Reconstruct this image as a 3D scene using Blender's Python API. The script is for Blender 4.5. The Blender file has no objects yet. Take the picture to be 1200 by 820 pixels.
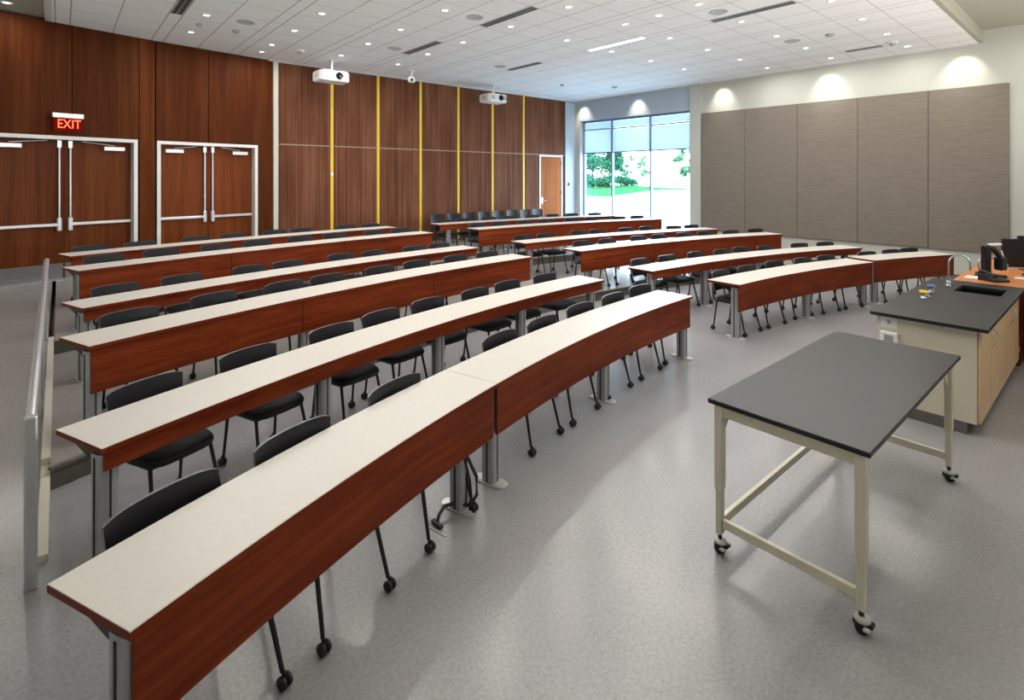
import bpy, math, random
from mathutils import Vector, Matrix
random.seed(7)
sc = bpy.context.scene
COL = sc.collection
PI = math.pi
F = 617.0; HC = 2.15
YAW = math.atan(530/617.0)
XC, YC = 6.24, -11.0

# ------------------------------------------------------------------ materials
def nm(name):
    m = bpy.data.materials.new(name); m.use_nodes = True
    nt = m.node_tree; nt.nodes.clear()
    out = nt.nodes.new('ShaderNodeOutputMaterial')
    return m, nt, out
def L(nt, a, b): nt.links.new(a, b)
def pbsdf(nt, col=(.8,.8,.8), rough=.5, metal=0.0, spec=.5):
    b = nt.nodes.new('ShaderNodeBsdfPrincipled')
    b.inputs['Base Color'].default_value = (*col, 1)
    b.inputs['Roughness'].default_value = rough
    b.inputs['Metallic'].default_value = metal
    b.inputs['Specular IOR Level'].default_value = spec
    return b
def coords(nt, scale=(1,1,1), kind='Object'):
    tc = nt.nodes.new('ShaderNodeTexCoord'); mp = nt.nodes.new('ShaderNodeMapping')
    mp.inputs['Scale'].default_value = scale
    L(nt, tc.outputs[kind], mp.inputs['Vector'])
    return mp.outputs['Vector']
def noise(nt, vec, scale=5, detail=3, rough=.5):
    n = nt.nodes.new('ShaderNodeTexNoise'); n.inputs['Scale'].default_value = scale
    n.inputs['Detail'].default_value = detail; n.inputs['Roughness'].default_value = rough
    L(nt, vec, n.inputs['Vector']); return n.outputs['Fac']
def ramp(nt, fac, stops):
    r = nt.nodes.new('ShaderNodeValToRGB'); cr = r.color_ramp
    while len(cr.elements) < len(stops): cr.elements.new(.5)
    for e, (p, c) in zip(cr.elements, stops): e.position = p; e.color = (*c, 1)
    L(nt, fac, r.inputs['Fac']); return r.outputs['Color']
def math_(nt, op, a, b=None, c=None):
    n = nt.nodes.new('ShaderNodeMath'); n.operation = op
    for i, v in enumerate((a, b, c)):
        if v is None: continue
        if isinstance(v, (int, float)): n.inputs[i].default_value = v
        else: L(nt, v, n.inputs[i])
    return n.outputs[0]
def bump(nt, h, b, strength=.2, dist=.01):
    n = nt.nodes.new('ShaderNodeBump'); n.inputs['Strength'].default_value = strength
    n.inputs['Distance'].default_value = dist
    L(nt, h, n.inputs['Height']); L(nt, n.outputs['Normal'], b.inputs['Normal'])
def simple(name, col, rough=.5, metal=0., spec=.5, vary=.06, scale=8):
    m, nt, out = nm(name); b = pbsdf(nt, col, rough, metal, spec)
    f = noise(nt, coords(nt), scale, 2)
    c0 = tuple(max(0, x*(1-vary)) for x in col); c1 = tuple(min(1, x*(1+vary)) for x in col)
    L(nt, ramp(nt, f, [(.3, c0), (.7, c1)]), b.inputs['Base Color'])
    L(nt, b.outputs[0], out.inputs[0]); return m
def woodmat(name, c0, c1, c2, scale, rough=.4, nscale=3., spec=.4, kind='Object'):
    m, nt, out = nm(name); b = pbsdf(nt, c1, rough, 0, spec)
    v = coords(nt, scale, kind)
    f = noise(nt, v, nscale, 5, .6)
    g = noise(nt, v, nscale*.22, 2, .5)
    mix = math_(nt, 'ADD', math_(nt, 'MULTIPLY', f, .55), math_(nt, 'MULTIPLY', g, .45))
    L(nt, ramp(nt, mix, [(.32, c0), (.5, c1), (.68, c2)]), b.inputs['Base Color'])
    bump(nt, f, b, .05, .004)
    L(nt, b.outputs[0], out.inputs[0]); return m
def emit(name, col, strength):
    m, nt, out = nm(name); e = nt.nodes.new('ShaderNodeEmission')
    e.inputs['Color'].default_value = (*col, 1); e.inputs['Strength'].default_value = strength
    L(nt, e.outputs[0], out.inputs[0]); return m

M = {}
M['laminate'] = simple('white_laminate', (.60,.575,.53), .36, vary=.02, scale=40)
M['cherry'] = woodmat('cherry_laminate', (.088,.0125,.0032), (.155,.026,.007), (.235,.047,.013), (1.0,1.0,14.0), .42, 2.2, spec=.10)
M['cherry_edge'] = woodmat('cherry_edge', (.10,.013,.003), (.15,.022,.005), (.20,.034,.009), (1,1,10), .4, 3, spec=.1)
M['walnut'] = woodmat('walnut_panel', (.044,.0105,.0025), (.070,.0175,.0045), (.105,.030,.008), (9,9,.35), .5, 2.0, spec=.05)
M['walnut_warm'] = woodmat('walnut_panel_warm', (.066,.015,.003), (.105,.026,.006), (.15,.043,.010), (9,9,.35), .5, 2.0, spec=.05)
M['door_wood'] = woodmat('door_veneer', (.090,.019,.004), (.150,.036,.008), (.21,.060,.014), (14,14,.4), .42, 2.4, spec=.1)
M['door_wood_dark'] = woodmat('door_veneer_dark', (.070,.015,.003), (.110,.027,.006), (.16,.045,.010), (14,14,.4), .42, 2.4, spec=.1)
M['door_orange'] = woodmat('door_veneer_orange', (.22,.068,.022), (.30,.098,.032), (.38,.135,.048), (14,14,.4), .6, 2.4, spec=.05)
M['yellow'] = simple('yellow_paint', (.72,.47,.04), .45, vary=.04)
M['cream'] = simple('cream_paint', (.52,.49,.41), .5, vary=.03)
M['frame_white'] = simple('white_door_frame', (.66,.67,.66), .35, vary=.02)
M['steel'] = simple('brushed_steel', (.64,.65,.67), .34, .85, vary=.05, scale=30)
M['alu'] = simple('silver_column', (.42,.43,.44), .38, .55, vary=.04, scale=20)
M['alu_plate'] = simple('silver_base_plate', (.60,.60,.60), .30, .4, vary=.04)
M['black_metal'] = simple('black_metal', (.012,.012,.014), .4, .2, vary=.1)
M['black_plastic'] = simple('black_plastic', (.011,.011,.015), .42, vary=.08, spec=.28)
M['chair_edge'] = simple('chair_shell_edge', (.16,.16,.18), .35, vary=.05)
M['fabric_black'] = simple('black_upholstery', (.012,.014,.017), .55, vary=.25, scale=120, spec=.25)
M['kick_steel'] = simple('kick_plate_steel', (.17,.17,.17), .4, .3, vary=.05)
M['caster_grey'] = simple('caster_light_grey', (.42,.42,.40), .4, vary=.03)
M['seam'] = simple('seam_strip', (.30,.22,.17), .5, vary=.03)
M['rubber'] = simple('black_rubber', (.01,.01,.01), .55, vary=.1)
M['stone_black'] = simple('black_epoxy_top', (.019,.019,.022), .34, vary=.05, scale=150, spec=.28)
M['table_paint'] = simple('cream_steel_frame', (.66,.61,.49), .38, vary=.02)
M['cabinet_cream'] = simple('cabinet_cream', (.62,.57,.46), .45, vary=.02)
M['toe'] = simple('dark_toe_kick', (.12,.11,.10), .5)
M['maple'] = woodmat('maple_veneer', (.66,.43,.24), (.74,.51,.30), (.80,.58,.36), (10,10,.5), .4, 2.0)
M['lectern_wood'] = woodmat('orange_counter', (.40,.13,.038), (.52,.19,.06), (.60,.24,.085), (1.2,10,4), .3, 2.0)
M['white_plastic'] = simple('white_plastic', (.78,.78,.76), .35, vary=.02)
M['grey_plastic'] = simple('grey_plastic', (.33,.34,.36), .4, vary=.04)
M['dark_grille'] = simple('dark_grille', (.06,.06,.06), .5)
M['ceil_paint'] = simple('ceiling_paint', (.36,.345,.285), .8, vary=.02)
M['riser'] = simple('riser_brown', (.10,.09,.075), .55, vary=.08)
M['chrome'] = simple('chrome', (.52,.52,.56), .22, 1., vary=.02)
M['screen'] = simple('screen_black', (.004,.004,.006), .18, vary=.05)
M['gas_yellow'] = simple('yellow_handle', (.85,.55,.04), .35, vary=.03)
M['gas_blue'] = simple('blue_handle', (.10,.16,.40), .35, vary=.03)
M['outside_white'] = simple('fascia_light', (.5,.5,.5), .6)
M['lens'] = emit('lamp_lens', (1.0,.96,.88), 5.0)
M['lamp_bar'] = emit('lamp_bar_lens', (1.0,.99,.96), 6.0)
M['exit_red'] = emit('exit_letters', (1.0,.10,.04), 3.5)

# wall paint
M['wall_paint'] = simple('wall_paint', (.47,.48,.435), .75, vary=.015, scale=2)
M['wall_blue'] = simple('wall_paint_cool', (.42,.48,.54), .75, vary=.015, scale=2)
# fabric panel
def fabric():
    m, nt, out = nm('grey_brown_fabric'); b = pbsdf(nt, (.2,.18,.15), .9, 0, .1)
    f = noise(nt, coords(nt, (1.2,1.2,30)), 3, 5, .7); g = noise(nt, coords(nt), 90, 2)
    mx = math_(nt, 'ADD', math_(nt, 'MULTIPLY', f, .7), math_(nt, 'MULTIPLY', g, .3))
    L(nt, ramp(nt, mx, [(.35, (.150,.130,.108)), (.5, (.190,.166,.140)), (.66, (.235,.208,.178))]), b.inputs['Base Color'])
    L(nt, b.outputs[0], out.inputs[0]); return m
M['fabric_panel'] = fabric()
# ribbed wood: vertical slats as surface pattern with bump
def ribbed():
    m, nt, out = nm('ribbed_walnut'); b = pbsdf(nt, (.15,.05,.02), .55, 0, .06)
    tc = nt.nodes.new('ShaderNodeTexCoord'); sx = nt.nodes.new('ShaderNodeSeparateXYZ')
    L(nt, tc.outputs['Object'], sx.inputs[0])
    k = math_(nt, 'FRACT', math_(nt, 'MULTIPLY', sx.outputs['X'], 1/.052))
    groove = math_(nt, 'LESS_THAN', k, .3)
    f = noise(nt, coords(nt, (26,1,.25)), 1.0, 4, .7)
    g = noise(nt, coords(nt, (2.2,1,.6)), 1.0, 2, .5)
    mx = math_(nt, 'ADD', math_(nt, 'MULTIPLY', f, .7), math_(nt, 'MULTIPLY', g, .3))
    c = ramp(nt, mx, [(.34, (.085,.029,.013)), (.5, (.160,.062,.032)), (.66, (.25,.115,.068))])
    mm = nt.nodes.new('ShaderNodeMixRGB'); mm.blend_type = 'MULTIPLY'
    L(nt, math_(nt, 'MULTIPLY', groove, .8), mm.inputs['Fac']); L(nt, c, mm.inputs['Color1'])
    mm.inputs['Color2'].default_value = (.36,.32,.32,1)
    L(nt, mm.outputs[0], b.inputs['Base Color'])
    bump(nt, math_(nt, 'SUBTRACT', 1, groove), b, .5, .01)
    L(nt, b.outputs[0], out.inputs[0]); return m
M['ribbed'] = ribbed()
# floor
def floormat(name, tint=(1,1,1)):
    m, nt, out = nm(name); b = pbsdf(nt, (.3,.3,.3), .34, 0, .5)
    v = coords(nt)
    f = noise(nt, v, 55, 2, .6); g = noise(nt, v, 1.1, 3, .5)
    vo = nt.nodes.new('ShaderNodeTexVoronoi'); vo.inputs['Scale'].default_value = 62
    L(nt, v, vo.inputs['Vector'])
    sp = math_(nt, 'LESS_THAN', vo.outputs['Distance'], .17)
    base = ramp(nt, math_(nt, 'ADD', math_(nt, 'MULTIPLY', f, .7), math_(nt, 'MULTIPLY', g, .3)),
        [(.35, tuple((.235*t) for t in tint)), (.65, tuple((.305*t) for t in tint))])
    mm = nt.nodes.new('ShaderNodeMixRGB'); L(nt, math_(nt, 'MULTIPLY', sp, .33), mm.inputs['Fac'])
    L(nt, base, mm.inputs['Color1']); mm.inputs['Color2'].default_value = (.47*tint[0],.47*tint[1],.46*tint[2],1)
    L(nt, mm.outputs[0], b.inputs['Base Color'])
    L(nt, ramp(nt, g, [(.3, (.20,)*3), (.7, (.27,)*3)]), b.inputs['Roughness'])
    L(nt, b.outputs[0], out.inputs[0]); return m
M['floor'] = floormat('speckled_floor', (1.0,.99,1.035))
M['floor_tier'] = floormat('speckled_floor_tier', (1.02,.98,.95))
# ceiling tiles: grid lines and fine grain
def tiles():
    m, nt, out = nm('ceiling_tiles'); b = pbsdf(nt, (.8,.8,.8), .85, 0, .2)
    tc = nt.nodes.new('ShaderNodeTexCoord'); sx = nt.nodes.new('ShaderNodeSeparateXYZ')
    L(nt, tc.outputs['Object'], sx.inputs[0])
    def line(sock, off, per, w):
        k = math_(nt, 'FRACT', math_(nt, 'MULTIPLY_ADD', sock, 1/per, -off/per + 20))
        d = math_(nt, 'MINIMUM', k, math_(nt, 'SUBTRACT', 1, k))
        return math_(nt, 'LESS_THAN', d, w/per)
    X, Y = sx.outputs['X'], sx.outputs['Y']
    a = math_(nt, 'MAXIMUM', line(X, 1.40, 1.46, .008), line(X, 1.60, 1.46, .008))
    a = math_(nt, 'MAXIMUM', a, line(X, 2.23, 1.46, .007))
    c = math_(nt, 'MULTIPLY', line(Y, 2.64, .727, .006), .75)
    a = math_(nt, 'MAXIMUM', a, c)
    g = noise(nt, coords(nt, (14,14,1)), 6, 3, .7)
    base = ramp(nt, g, [(.35, (.82,.82,.82)), (.65, (.90,.90,.90))])
    mm = nt.nodes.new('ShaderNodeMixRGB'); L(nt, math_(nt, 'MULTIPLY', a, .72), mm.inputs['Fac'])
    L(nt, base, mm.inputs['Color1']); mm.inputs['Color2'].default_value = (.16,.15,.15,1)
    L(nt, mm.outputs[0], b.inputs['Base Color']); L(nt, b.outputs[0], out.inputs[0]); return m
M['tiles'] = tiles()
# glass: mostly clear with a mirror share
def glass():
    m, nt, out = nm('window_glass'); t = nt.nodes.new('ShaderNodeBsdfTransparent'); g = nt.nodes.new('ShaderNodeBsdfGlossy')
    t.inputs['Color'].default_value = (.93,.98,1,1); g.inputs['Roughness'].default_value = .03
    mx = nt.nodes.new('ShaderNodeMixShader'); mx.inputs[0].default_value = .06
    L(nt, t.outputs[0], mx.inputs[1]); L(nt, g.outputs[0], mx.inputs[2]); L(nt, mx.outputs[0], out.inputs[0]); return m
M['glass'] = glass()
def shade():
    m, nt, out = nm('roller_shade_cloth'); t = nt.nodes.new('ShaderNodeBsdfTransparent'); tr = nt.nodes.new('ShaderNodeBsdfTranslucent')
    d = nt.nodes.new('ShaderNodeBsdfDiffuse'); d.inputs['Color'].default_value = (.75,.78,.80,1)
    tr.inputs['Color'].default_value = (.34,.39,.42,1); t.inputs['Color'].default_value = (.8,.9,1,1)
    a = nt.nodes.new('ShaderNodeMixShader'); a.inputs[0].default_value = .45
    L(nt, tr.outputs[0], a.inputs[1]); L(nt, d.outputs[0], a.inputs[2])
    v = noise(nt, coords(nt), 300, 1)
    c = nt.nodes.new('ShaderNodeMixShader'); L(nt, math_(nt, 'MULTIPLY_ADD', v, .02, .10), c.inputs[0])
    L(nt, a.outputs[0], c.inputs[1]); L(nt, t.outputs[0], c.inputs[2]); L(nt, c.outputs[0], out.inputs[0]); return m
M['shade'] = shade()
def exitglass():
    m, nt, out = nm('exit_sign_acrylic'); t = nt.nodes.new('ShaderNodeBsdfTransparent'); e = nt.nodes.new('ShaderNodeEmission')
    e.inputs['Color'].default_value = (1,.06,.03,1); e.inputs['Strength'].default_value = .35
    mx = nt.nodes.new('ShaderNodeMixShader'); mx.inputs[0].default_value = .22; t.inputs['Color'].default_value=(.8,.35,.3,1)
    L(nt, t.outputs[0], mx.inputs[1]); L(nt, e.outputs[0], mx.inputs[2]); L(nt, mx.outputs[0], out.inputs[0]); return m
M['exit_panel'] = exitglass()
M['grass'] = simple('lawn', (.018,.085,.030), 1.0, spec=0., vary=.35, scale=1.5)
M['leaf'] = simple('leaves', (.014,.080,.045), 1., spec=0., vary=.6, scale=2.0)
M['leaf_light'] = simple('leaves_light', (.06,.14,.075), 1., spec=0., vary=.6, scale=2.0)
M['bark'] = simple('bark', (.05,.04,.03), 1., spec=0.)
M['pavement'] = simple('pale_pavement', (.62,.62,.60), .9, vary=.03)
M['brick_far'] = simple('far_building', (.55,.55,.56), .9)

# ------------------------------------------------------------------ mesh helpers
class MB:
    def __init__(s): s.v = []; s.f = []; s.m = []; s.sm = []
    def add(s, vs, fs, mi=0, sm=False, T=None):
        n = len(s.v)
        for p in vs:
            p = Vector(p)
            if T is not None: p = T @ p
            s.v.append(tuple(p))
        for f in fs: s.f.append(tuple(i+n for i in f)); s.m.append(mi); s.sm.append(sm)
        return s
    def box(s, x0, x1, y0, y1, z0, z1, mi=0, T=None, bev=0):
        if bev:
            return s.rbox(x0, x1, y0, y1, z0, z1, bev, mi, T)
        v = [(x0,y0,z0),(x1,y0,z0),(x1,y1,z0),(x0,y1,z0),(x0,y0,z1),(x1,y0,z1),(x1,y1,z1),(x0,y1,z1)]
        return s.add(v, [(0,3,2,1),(4,5,6,7),(0,1,5,4),(1,2,6,5),(2,3,7,6),(3,0,4,7)], mi, False, T)
    def rbox(s, x0, x1, y0, y1, z0, z1, r, mi=0, T=None):
        # box with chamfered edges
        pts = []; ring = []
        def loop(z, i):
            return [(x0+i,y0,z),(x1-i,y0,z),(x1,y0+i,z),(x1,y1-i,z),(x1-i,y1,z),(x0+i,y1,z),(x0,y1-i,z),(x0,y0+i,z)]
        def inset(z, d):
            i = r
            return [(x0+max(i,d),y0+d,z),(x1-max(i,d),y0+d,z),(x1-d,y0+max(i,d),z),(x1-d,y1-max(i,d),z),(x1-max(i,d),y1-d,z),(x0+max(i,d),y1-d,z),(x0+d,y1-max(i,d),z),(x0+d,y0+max(i,d),z)]
        loops = [inset(z0, r*.9), inset(z0+r, 0), inset(z1-r, 0), inset(z1, r*.9)]
        v = [p for l in loops for p in l]; f = [tuple(range(7,-1,-1)), tuple(range(24,32))]
        for k in range(3):
            for i in range(8):
                j = (i+1) % 8; f.append((k*8+i, k*8+j, k*8+8+j, k*8+8+i))
        return s.add(v, f, mi, False, T)
    def tube(s, pts, r, n=10, mi=0, T=None, caps=True, sm=True):
        pts = [Vector(p) for p in pts]; rs = r if isinstance(r, (list, tuple)) else [r]*len(pts)
        v = []; f = []; up = None
        for i, p in enumerate(pts):
            d = (pts[min(i+1, len(pts)-1)] - pts[max(i-1, 0)]).normalized()
            if up is None:
                up = Vector((0,0,1)) if abs(d.z) < .9 else Vector((1,0,0))
            a = d.cross(up)
            if a.length < 1e-4: a = d.cross(Vector((0,1,0)))
            a.normalize(); b = d.cross(a).normalized(); up = -b if False else up
            for k in range(n):
                t = 2*PI*k/n; v.append(p + (a*math.cos(t) + b*math.sin(t))*rs[i])
        for i in range(len(pts)-1):
            for k in range(n):
                k2 = (k+1) % n; f.append((i*n+k, (i+1)*n+k, (i+1)*n+k2, i*n+k2))
        s.add(v, f, mi, sm, T)
        if caps:
            s.add(v[:n], [tuple(range(n))], mi, False, T); s.add(v[-n:], [tuple(range(n-1,-1,-1))], mi, False, T)
        return s
    def lathe(s, prof, n=20, mi=0, T=None, sm=True):
        v = []; f = []
        for (r, z) in prof:
            for k in range(n): t = 2*PI*k/n; v.append((r*math.cos(t), r*math.sin(t), z))
        for i in range(len(prof)-1):
            for k in range(n):
                k2 = (k+1) % n; f.append((i*n+k, i*n+k2, (i+1)*n+k2, (i+1)*n+k))
        f.append(tuple(range(n-1,-1,-1))); f.append(tuple((len(prof)-1)*n+k for k in range(n)))
        return s.add(v, f, mi, sm, T)
    def prism(s, poly, z0, z1, mi=0, T=None, side=None, sm=False):
        n = len(poly); v = [(x,y,z0) for x,y in poly] + [(x,y,z1) for x,y in poly]
        s.add(v, [tuple(range(n-1,-1,-1)), tuple(range(n,2*n))], mi, False, T)
        s.add(v, [(i,(i+1)%n,n+(i+1)%n,n+i) for i in range(n)], mi if side is None else side, sm, T)
        return s
    def build(s, name, mats, parent=None):
        me = bpy.data.meshes.new(name); me.from_pydata(s.v, [], s.f)
        if not isinstance(mats, (list, tuple)): mats = [mats]
        for m in mats: me.materials.append(m if not isinstance(m, str) else M[m])
        me.polygons.foreach_set('material_index', s.m); me.polygons.foreach_set('use_smooth', s.sm)
        me.update()
        o = bpy.data.objects.new(name, me); COL.objects.link(o)
        if parent is not None: o.parent = parent
        return o
def thing(name, label, cat, loc=(0,0,0), rz=0, group=None):
    o = bpy.data.objects.new(name, None); COL.objects.link(o)
    o.empty_display_size = .1
    o.location = loc; o.rotation_euler = (0,0,rz); o['label'] = label; o['category'] = cat
    if group: o['group'] = group
    return o
def tag(o, label, cat, group=None):
    o['label'] = label; o['category'] = cat
    if group: o['group'] = group
    return o
def struct(o): o['kind'] = 'structure'; return o
def copy_tree(o, parent=None):
    c = o.copy(); COL.objects.link(c)
    if parent is not None: c.parent = parent
    for ch in [k for k in KIDS.get(o.name, [])]:
        copy_tree(ch, c)
    return c
KIDS = {}
def reg(root):
    for ch in list(root.children): KIDS.setdefault(root.name, []).append(ch); reg(ch)
ORD = ['first','second','third','fourth','fifth','sixth','seventh','eighth','ninth','tenth']
def pol(R, th, z=0): return (XC + R*math.sin(th), YC + R*math.cos(th), z)
def arc_band(R0, R1, t0, t1, n):
    a = [pol(R0, t0+(t1-t0)*i/n)[:2] for i in range(n+1)]
    b = [pol(R1, t0+(t1-t0)*i/n)[:2] for i in range(n, -1, -1)]
    return a + b          # inner arc (front) then outer arc back
def slab_strip(mb, R0, R1, t0, t1, z0, z1, n, top=0, side=0):
    # curved slab built in quads
    v = []; 
    for i in range(n+1):
        t = t0+(t1-t0)*i/n
        a = pol(R0, t); b = pol(R1, t)
        v += [(a[0],a[1],z0),(a[0],a[1],z1),(b[0],b[1],z1),(b[0],b[1],z0)]
    for i in range(n):
        k = 4*i; q = k+4
        mb.add([v[k+1],v[q+1],v[q+2],v[k+2]], [(3,2,1,0)][::1], top)
        mb.add([v[k],v[q],v[q+3],v[k+3]], [(0,1,2,3)], side)
        mb.add([v[k],v[k+1],v[q+1],v[q]], [(0,1,2,3)], side)
        mb.add([v[k+3],v[k+2],v[q+2],v[q+3]], [(3,2,1,0)], side)
    mb.add(v[:4], [(0,3,2,1)], side); mb.add(v[-4:], [(0,1,2,3)], side)

Rf = [14.36, 15.69, 17.15, 18.57, 20.06, 21.58]
TZ = [0, 0, .15, .15, .30, .30]
# ------------------------------------------------------------------ floor
XL, XR = -1.92, 14.40
YB = 13.20
mb = MB(); mb.box(XL-.2, XR+.4, -4.2, 14.0, -.12, 0); struct(mb.build('floor', 'floor'))
def tier(R, z0, z1, yend, name):
    xa, xb = -.05, 12.53
    n = 48; t0 = math.asin((xa-XC)/R); t1 = math.asin((xb-XC)/R)
    arc = [pol(R, t0+(t1-t0)*i/n)[:2] for i in range(n+1)]
    poly = arc + [(xb, yend), (xa, yend)]
    mb = MB(); mb.prism(poly, z0, z1, 0, None, 0)
    # riser facing with nosing
    slab = MB(); slab_strip(slab, R-.006, R+.0005, t0, t1, z0+.001, z1-.018, n, 0, 0)
    nose = MB(); slab_strip(nose, R-.02, R+.03, t0, t1, z1-.018, z1+.003, n, 0, 0)
    struct(mb.build(name, 'floor_tier'))
    struct(slab.build('trim_1', 'riser')); struct(nose.build('trim_2', 'riser'))
tier(17.02, 0, .15, 13.25, 'floor')
tier(19.90, .15, .30, 13.25, 'floor')
# ramps and landings at both sides
for xa, xb in ((XL, -.10), (12.58, XR)):
    mb = MB()
    y0, y1, y2 = 3.93, 8.1, 14.0
    v = [(xa,y0,0),(xb,y0,0),(xb,y1,.3),(xa,y1,.3),(xa,y2,.3),(xb,y2,.3),(xa,y1,0),(xb,y1,0),(xa,y2,0),(xb,y2,0)]
    mb.add(v, [(0,1,2,3),(3,2,5,4),(1,7,2),(0,3,6),(7,9,5,2),(6,3,4,8),(8,4,5,9)])
    struct(mb.build('floor', 'floor_tier'))
# curbs along the ramps
for x0, x1 in ((-.10, -.05), (12.53, 12.58)):
    mb = MB()
    segs = [(3.93, 4.97), (4.975, 6.45), (6.455, 8.08)]
    def rz(y): return max(0, (y-3.93)/(8.1-3.93)*.3)
    for a, b in segs:
        za, zb = rz(a)+.045, rz(b)+.045
        za = max(za, .02)
        if a > 4.9: za = max(za, .165)
        if a > 4.9: zb = max(zb, .165)
        if b > 7.9: zb = .31
        v = [(x0,a,0),(x1,a,0),(x1,b,0),(x0,b,0),(x0,a,za),(x1,a,za),(x1,b,zb),(x0,b,zb)]
        mb.add(v, [(0,3,2,1),(4,5,6,7),(0,1,5,4),(1,2,6,5),(2,3,7,6),(3,0,4,7)])
    struct(mb.build('trim_3', 'cream'))

# handrail on the left curb
hr = thing('handrail', 'sloping steel pipe handrail along the ramp at the far left', 'handrail', (-.115, 3.74, 0))
Tn = None
def rzl(y): return max(0, (y-3.93)/(8.1-3.93)*.3)
mb = MB(); mb.tube([(0,.0,.885),(0,4.36,1.195),(0,4.42,1.19)], .024, 12); mb.build('top_rail', 'steel', hr)
mb = MB(); mb.rbox(-.027,.027,-.035,.025,0,.905,.008); mb.build('post', 'steel', hr)
for y in (2.2, 4.3):
    zz = rzl(3.74+y)
    mb = MB(); mb.tube([(0,y,zz-.0),(0,y,zz+.89)], .017, 10); mb.build('post', 'steel', hr)

# ------------------------------------------------------------------ walls
B = Vector((1.48, 12.83, 0)); A_ = Vector((-.76, 12.30, 0)); C_ = Vector((3.87, 13.20, 0))
def frame_T(o, p):           # local x along wall (to the right), local y outward (away from room), z up
    d = (p-o).normalized(); n = Vector((-d.y, d.x, 0))
    return Matrix(((d.x, n.x, 0, o.x), (d.y, n.y, 0, o.y), (0,0,1,0), (0,0,0,1)))
T1 = frame_T(B, B + (B-A_))          # x negative to the left of B
T2 = frame_T(B, C_)
LEN2 = (C_-B).length
def inv_x(T, X, Y=None):      # local x for a given world X on this wall line
    return (X - T[0][3]) / T[0][0]
D1a, D1b = inv_x(T1, -.98), inv_x(T1, 1.17)      # door opening incl. frame
D2a, D2b = inv_x(T2, 1.50), inv_x(T2, 3.49)
CEIL = 4.925
REC = .20
mb = MB()
mb.box(-3.6, .02, REC, REC+.12, 0, 5.2, 0, T1); mb.box(-.02, LEN2+.05, REC, REC+.12, 0, 5.2, 0, T2)
struct(mb.build('wall_back', 'walnut'))
mb = MB(); mb.box(3.85, XR+.3, YB+.06, YB+.3, 0, 5.2); struct(mb.build('wall_back', 'wall_paint'))
mb = MB(); mb.box(13.87, XR, YB-.02, YB+.06, .3, CEIL); struct(mb.build('wall_back', 'wall_blue'))
mb = MB(); mb.box(XL-.2, XL, -4.2, 13.2, 0, 5.2); struct(mb.build('wall_left', 'wall_paint'))
mb = MB(); mb.box(XL-.2, XR+.2, -4.4, -4.2, 0, 5.2); struct(mb.build('wall_front', 'wall_paint'))
# right wall with window opening
WY0, WY1, WZ0, WZ1 = 8.52, 12.95, .45, 4.19
mb = MB()
mb.box(XR, XR+.34, -4.2, WY0, 0, 5.2); mb.box(XR, XR+.34, WY1, 13.5, 0, 5.2)
mb.box(XR, XR+.34, WY0, WY1, 0, WZ0)
struct(mb.build('wall_right', 'wall_paint'))
mb = MB(); mb.box(XR, XR+.34, WY0, WY1, WZ1, 5.2); struct(mb.build('wall_right', 'wall_blue'))
# slightly proud pier between window and fabric panels
mb = MB(); mb.box(XR-.05, XR-.001, 8.16, 8.52, 0, CEIL); struct(mb.build('trim_4', 'wall_paint'))
mb = MB(); mb.box(XR-.012, XR-.001, -4.2, 8.15, 0, .10); mb.box(XR-.012, XR-.001, 8.53, 13.1, .3, .40)
struct(mb.build('baseboard_right', 'toe'))
# ceiling
mb = MB(); mb.box(-.12, XR+.1, 1.97, 13.6, CEIL, CEIL+.05); struct(mb.build('ceiling', 'tiles'))
mb = MB(); mb.box(XL-.2, -.12, 1.97, 13.4, CEIL+.05, CEIL+.12); mb.box(XL-.2, XR+.2, -4.3, 1.90, CEIL+.25, CEIL+.33)
mb.box(XL-.2, XR+.2, 1.90, 1.97, CEIL+.0, CEIL+.33)
struct(mb.build('ceiling', 'ceil_paint'))
mb = MB(); mb.box(-.20, -.10, 1.97, 13.3, CEIL-.004, CEIL+.06); struct(mb.build('trim_5', 'frame_white'))
mb = MB(); mb.box(-.1, XR, YB-.02, YB-.0, CEIL-.02, CEIL-.002); mb.box(XR-.02, XR, 2.0, YB, CEIL-.02, CEIL-.002)
struct(mb.build('trim_6', 'frame_white'))

# ---- left flat walnut panels (things)
def flat_panel(rects, T, mat, label):
    mb = MB()
    for (x0, x1, z0, z1) in rects: mb.box(x0+.006, x1-.006, 0, REC, z0, z1, 0, T)
    return tag(mb.build('wood_wall_panel', mat), label, 'wall panel', 'walnut wall panels')
x17 = inv_x(T1, .17)
DH = 2.90
flat_panel([(-3.55, D1a, .3, CEIL+.05), (D1a-.01, x17, DH+.002, CEIL+.03)], T1, 'walnut', 'tall walnut wall panel left of the red EXIT sign')
flat_panel([(x17, D1b+.03, DH+.002, CEIL)], T1, 'walnut', 'walnut wall panel above right leaf of the left double door')
flat_panel([(D1b+.03, -.01, .3, CEIL)], T1, 'walnut_warm', 'narrow full-height walnut strip panel between the two double doors')
x246 = inv_x(T2, 2.46)
flat_panel([(.0, x246, DH+.002, CEIL)], T2, 'walnut', 'walnut wall panel above left leaf of the second double door')
flat_panel([(x246, D2b+.005, DH+.002, CEIL), (D2b, LEN2-.03, .3, CEIL)], T2, 'walnut', 'walnut wall panel above and beside second double door, left of cream pilaster')
# cream pilaster
mb = MB(); mb.box(LEN2-.02, LEN2+.09, -.03, .14, .3, CEIL, 0, T2); struct(mb.build('trim_7', 'cream'))
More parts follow.
